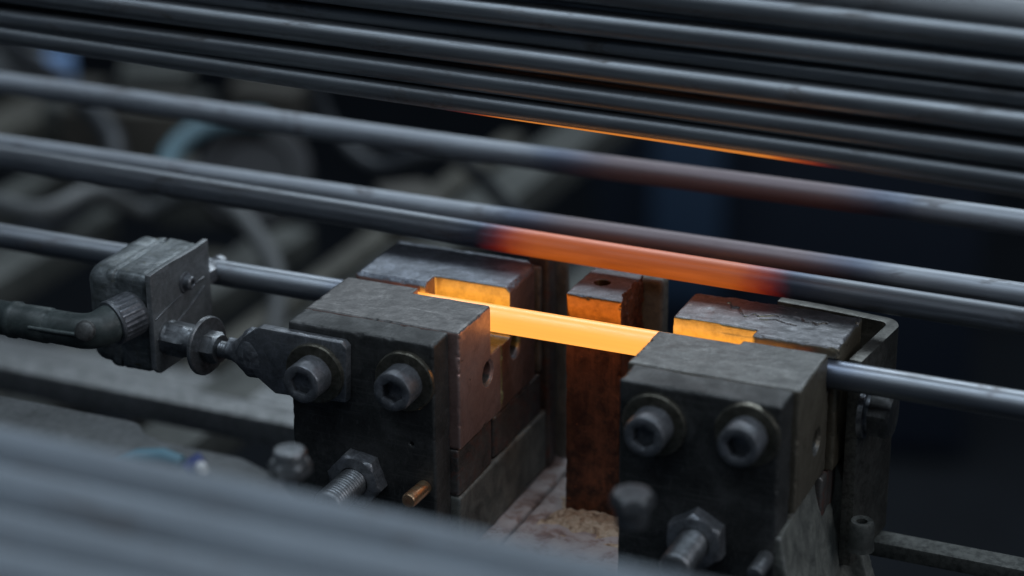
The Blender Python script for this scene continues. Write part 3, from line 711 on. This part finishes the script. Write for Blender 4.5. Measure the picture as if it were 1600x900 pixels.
# ------------------------------------------------------------------ flat bars and ledges to the left and in front
pa, pb = up(0, 580, 1, 100), up(455, 671, 1, 100)
FB = bevbox('flat_bar', (-620, 130, -10, 10, -8, 8), M['bar'], None, 1.5)
FB.location = pb*S; FB.rotation_euler = (0, -math.atan2(pb.z-pa.z, pb.x-pa.x), 0)
tag(FB, 'flat grey bar running from the left edge into the foot of the left clamp', 'bar')
LD = thing('front_ledge', (-100, -230, -60), 'grey machine ledge at lower left, below the flat bar, pins and clips standing on it', 'ledge')
prism('ledge_plate', [(-900, -420), (700, -420), (700, -222), (-20, -214), (-48, -190), (-70, -181), (-108, -180.5), (-119, -177), (-126, -170), (-131, -168.6), (-900, -171.5)], 2, -26, 0, M['bar'], LD, 2.0)
def pin(px, py, d, label, hr=6.7):
    p = CAM + (fw + (px-800)/FPX*rt - (py-450)/FPX*upv)*d
    T = thing('headed_pin', (p.x, p.y, 0), label, 'pin', 'round headed pins in front of the clamps')
    z = p.z
    loft('pin_head', [(circ(hr-1.0), -10), (circ(hr-.3), -9.4), (circ(hr), -6), (circ(hr), -1), (circ(hr-.8), 0), (circ(1), .2)], (p.x, p.y, z), (0, 0, 1), M['zinc'], T, smooth=40)
    loft('pin_stem', [(circ(4.4), 0), (circ(4.4), z-9.8)], (p.x, p.y, .2), (0, 0, 1), M['plate2'], T)
    loft('pin_nut', [(hexa(15.5), 0), (hexa(15.5), 4.5), (circ(7.4), 6), (circ(4.6), 6)], (p.x, p.y, .2), (0, 0, 1), M['zinc'], T, .4, smooth=28)
    return T
pin(452, 702, 905, 'headed pin standing in front of the left clamp')
pin(988, 785, 880, 'headed pin standing in front of the right clamp')
t = NT('blue_plastic'); t.set('Base Color', (.07, .19, .25)); t.set('Roughness', .3); M['blue'] = t.m
t = NT('dark_blue_plastic'); t.set('Base Color', (.025, .045, .18)); t.set('Roughness', .35); M['navy'] = t.m
t = NT('white_plastic'); t.set('Base Color', (.75, .75, .74)); t.set('Roughness', .25); M['white'] = t.m
a = up(175, 718, 2, 2.5); b_ = up(285, 722, 2, 2.5)
tube('blue_hose_piece', [a, a.lerp(b_, .3)+Vector((0, 3, .5)), a.lerp(b_, .65)+Vector((0, 4, .5)), b_], [1.0, 3.0, 3.4, 2.6], M['blue'], None, 16, loc=tuple(a))
tag(bpy.data.objects['blue_hose_piece'], 'short light blue plastic sleeve lying on the front ledge', 'sleeve')
a = up(292, 735, 2, 3); b_ = up(318, 716, 2, 7)
CL = thing('cable_connector', a, 'small dark blue connector with a white tip beside the light blue sleeve', 'connector')
tube('connector_shell', [a, a.lerp(b_, .5), b_], [3.2, 3.6, 3.0], M['navy'], CL, 16)
a2 = up(314, 730, 2, 5); tube('connector_tip', [a2, a2+Vector((3.5, -3, 1))], [2.6, 1.8], M['white'], CL, 16)

# ------------------------------------------------------------------ blurred machinery behind
MR = 'machine bed rails receding behind the rods'
labs = ['machine bed rail']
rails = [(-815, 26, 'rail', 'narrow', 'far left, under the blurred boxes'), (-700, 46, 'rail', 'wide', 'below the curved pale hose'), (-590, 18, 'brown_rail', 'thin brown', 'right of the round black wheel'), (-530, 40, 'rail', 'grey', 'behind the left end of the rod with the orange middle'),
         (-440, 22, 'brown_rail', 'dull brown', 'between two wider rails above the left clamp'), (-372, 44, 'rail', 'wide', 'just left of the left clamp rear jaw'), (-265, 26, 'rail', 'last dim', 'behind the left clamp'), (-960, 60, 'brown_rail', 'broad brown', 'at the far upper left')]
for k, (x, wd, m, adj, place) in enumerate(rails):
    z = -255 + random.uniform(-30, 22)
    o = bevbox('bed_rail', (x-wd/2, x+wd/2, 190+random.uniform(-40, 120), 950+random.uniform(-350, 250), z-30, z), M[m], None, 3, (x, 600, z-30), Matrix.Rotation(random.uniform(-.03, .03), 3, 'Z'))
    tag(o, 'blurred %s machine bed rail %s' % (adj, place), 'rail', MR)
o = bevbox('cross_beam', (-1300, -230, 300, 330, -250, -235), M['bar'], None, 3, (-700, 315, -250)); tag(o, 'grey cross beam under the bed rails, far left', 'beam')
# ring shaped hose
def at(px, py, d): return CAM + (fw + (px-800)/FPX*rt - (py-450)/FPX*upv)*d
cR = at(375, 265, 1750); pts = []
for i in range(26):
    a = math.radians(195 - i*235/25); pts.append(cR + rt*58*math.cos(a) + (upv*.8+fw*.55)*52*math.sin(a))
t = NT('pale_blue_hose'); t.set('Base Color', (.13, .22, .26)); t.set('Roughness', .5); M['hose'] = t.m
t = NT('black_rubber'); t.set('Base Color', (.012, .012, .014)); t.set('Roughness', .6); M['rubber'] = t.m
HS = tube('curved_hose', pts[:14], 8.5, M['hose'], None, 16, loc=tuple(cR)); tag(HS, 'pale blue curved hose looping in the blurred background at left', 'hose')
DW = loft('rubber_wheel', [(circ(30), -9), (circ(44), -8), (circ(47), -4), (circ(47), 4), (circ(44), 8), (circ(30), 9), (circ(28), 5), (circ(8), 5)], cR+fw*30+rt*8-upv*4, -fw+upv*.4, M['rubber'], None, loc=tuple(cR)); tag(DW, 'black round wheel inside the loop of the pale blue hose', 'wheel')
# parts bins and fittings at upper left
def far_box(name, px, py, d, sx, sy, sz, mat, label, cat, ang=.3):
    p = at(px, py, d)
    o = bevbox(name, (p.x-sx/2, p.x+sx/2, p.y-sy/2, p.y+sy/2, p.z-sz/2, p.z+sz/2), mat, None, 3, (p.x, p.y, p.z-sz/2), Matrix.Rotation(ang, 3, 'Z'))
    tag(o, label, cat); return o
t = NT('light_blue_paint'); t.set('Base Color', (.22, .36, .62)); t.set('Roughness', .5); M['lblue'] = t.m
t = NT('navy_paint'); t.set('Base Color', (.010, .017, .032)); t.set('Roughness', .6); M['npaint'] = t.m
t = NT('dim_blue_paint'); t.set('Base Color', (.030, .062, .115)); t.set('Roughness', .6); M['bluep'] = t.m
t = NT('dull_brown'); n1 = t.noise(60, 4); t.set('Base Color', t.ramp(n1, [(.35, (.03, .027, .022)), (.65, (.075, .068, .055))])); t.set('Roughness', .7); M['brown'] = t.m
far_box('blue_container', 92, 110, 2300, 26, 30, 34, M['lblue'], 'small bright blue container at far upper left', 'container')
far_box('grey_box', 25, 105, 2350, 60, 50, 30, M['bar'], 'pale grey blurred box at the left edge near the top', 'box', .1)
far_box('grey_box', 245, 128, 2250, 70, 50, 34, M['rail'], 'pinkish grey blurred box under the upper stack, far left', 'box', .5)
far_box('grey_box', 150, 178, 2150, 90, 50, 28, M['rail'], 'greenish grey blurred box left of the pale blue hose', 'box', .2)
far_box('brown_box', 60, 170, 2400, 150, 60, 60, M['brown'], 'dull brown blurred case at left behind the rods', 'case', .1)
far_box('brown_box', 200, 215, 2100, 110, 60, 70, M['brown'], 'dull brown blurred case just left of the hose loop', 'case', .3)
far_box('navy_cabinet', 1230, 330, 4100, 700, 60, 900, M['npaint'], 'dark navy machine panel in the background at right', 'panel', .25)
far_box('blue_cabinet', 1075, 290, 3900, 120, 40, 420, M['bluep'], 'dim blue panel behind the rods right of centre', 'panel', .25)


# cables and a pipe run lost in the blur behind
t = NT('cable_sheath'); t.set('Base Color', (.03, .034, .04)); t.set('Roughness', .5); M['cable'] = t.m
t = NT('grey_cable_sheath'); t.set('Base Color', (.12, .125, .125)); t.set('Roughness', .5); M['cable2'] = t.m
def cable(pxs, d, r, mat, label):
    c = [at(x, y, d + k) for x, y, k in pxs]; out = []
    for i in range(len(c)-1):
        p0 = c[max(i-1, 0)]; p1 = c[i]; p2 = c[i+1]; p3 = c[min(i+2, len(c)-1)]
        for j in range(8):
            u = j/8; out.append(.5*((2*p1)+(p2-p0)*u+(2*p0-5*p1+4*p2-p3)*u*u+(3*p1-p0-3*p2+p3)*u**3))
    out.append(c[-1])
    tag(tube('cable', out, r, mat, None, 12, loc=tuple(c[0])), label, 'cable')
cable([(-60, 300, 0), (60, 330, -40), (150, 300, 0), (230, 330, 60), (330, 300, 0), (430, 420, -30), (420, 560, -60)], 1680, 7, M['cable2'], 'thick grey blurred cable looping low behind the metal housing')
cable([(480, 100, 0), (520, 200, 20), (590, 260, 0), (700, 240, -20), (800, 330, 30), (900, 420, 40)], 1750, 6, M['cable'], 'dark blurred cable hanging behind the rods left of centre')
cable([(-40, 40, 0), (120, 150, 60), (180, 240, 0), (120, 330, -20), (-40, 400, 0)], 1900, 9, M['cable'], 'dark thick blurred cable curving at the far left')
far_box('valve_block', 300, 300, 1950, 60, 40, 50, M['rail'], 'dim grey blurred block below the curved pale hose', 'block', .4)
far_box('valve_block', 640, 330, 1700, 40, 60, 30, M['brown'], 'dim brown blurred block behind the left clamp rear jaw', 'block', .7)
far_box('valve_block', 420, 170, 2200, 70, 40, 50, M['brown'], 'dim brown blurred block under the upper stack right of the wheel', 'block', .2)
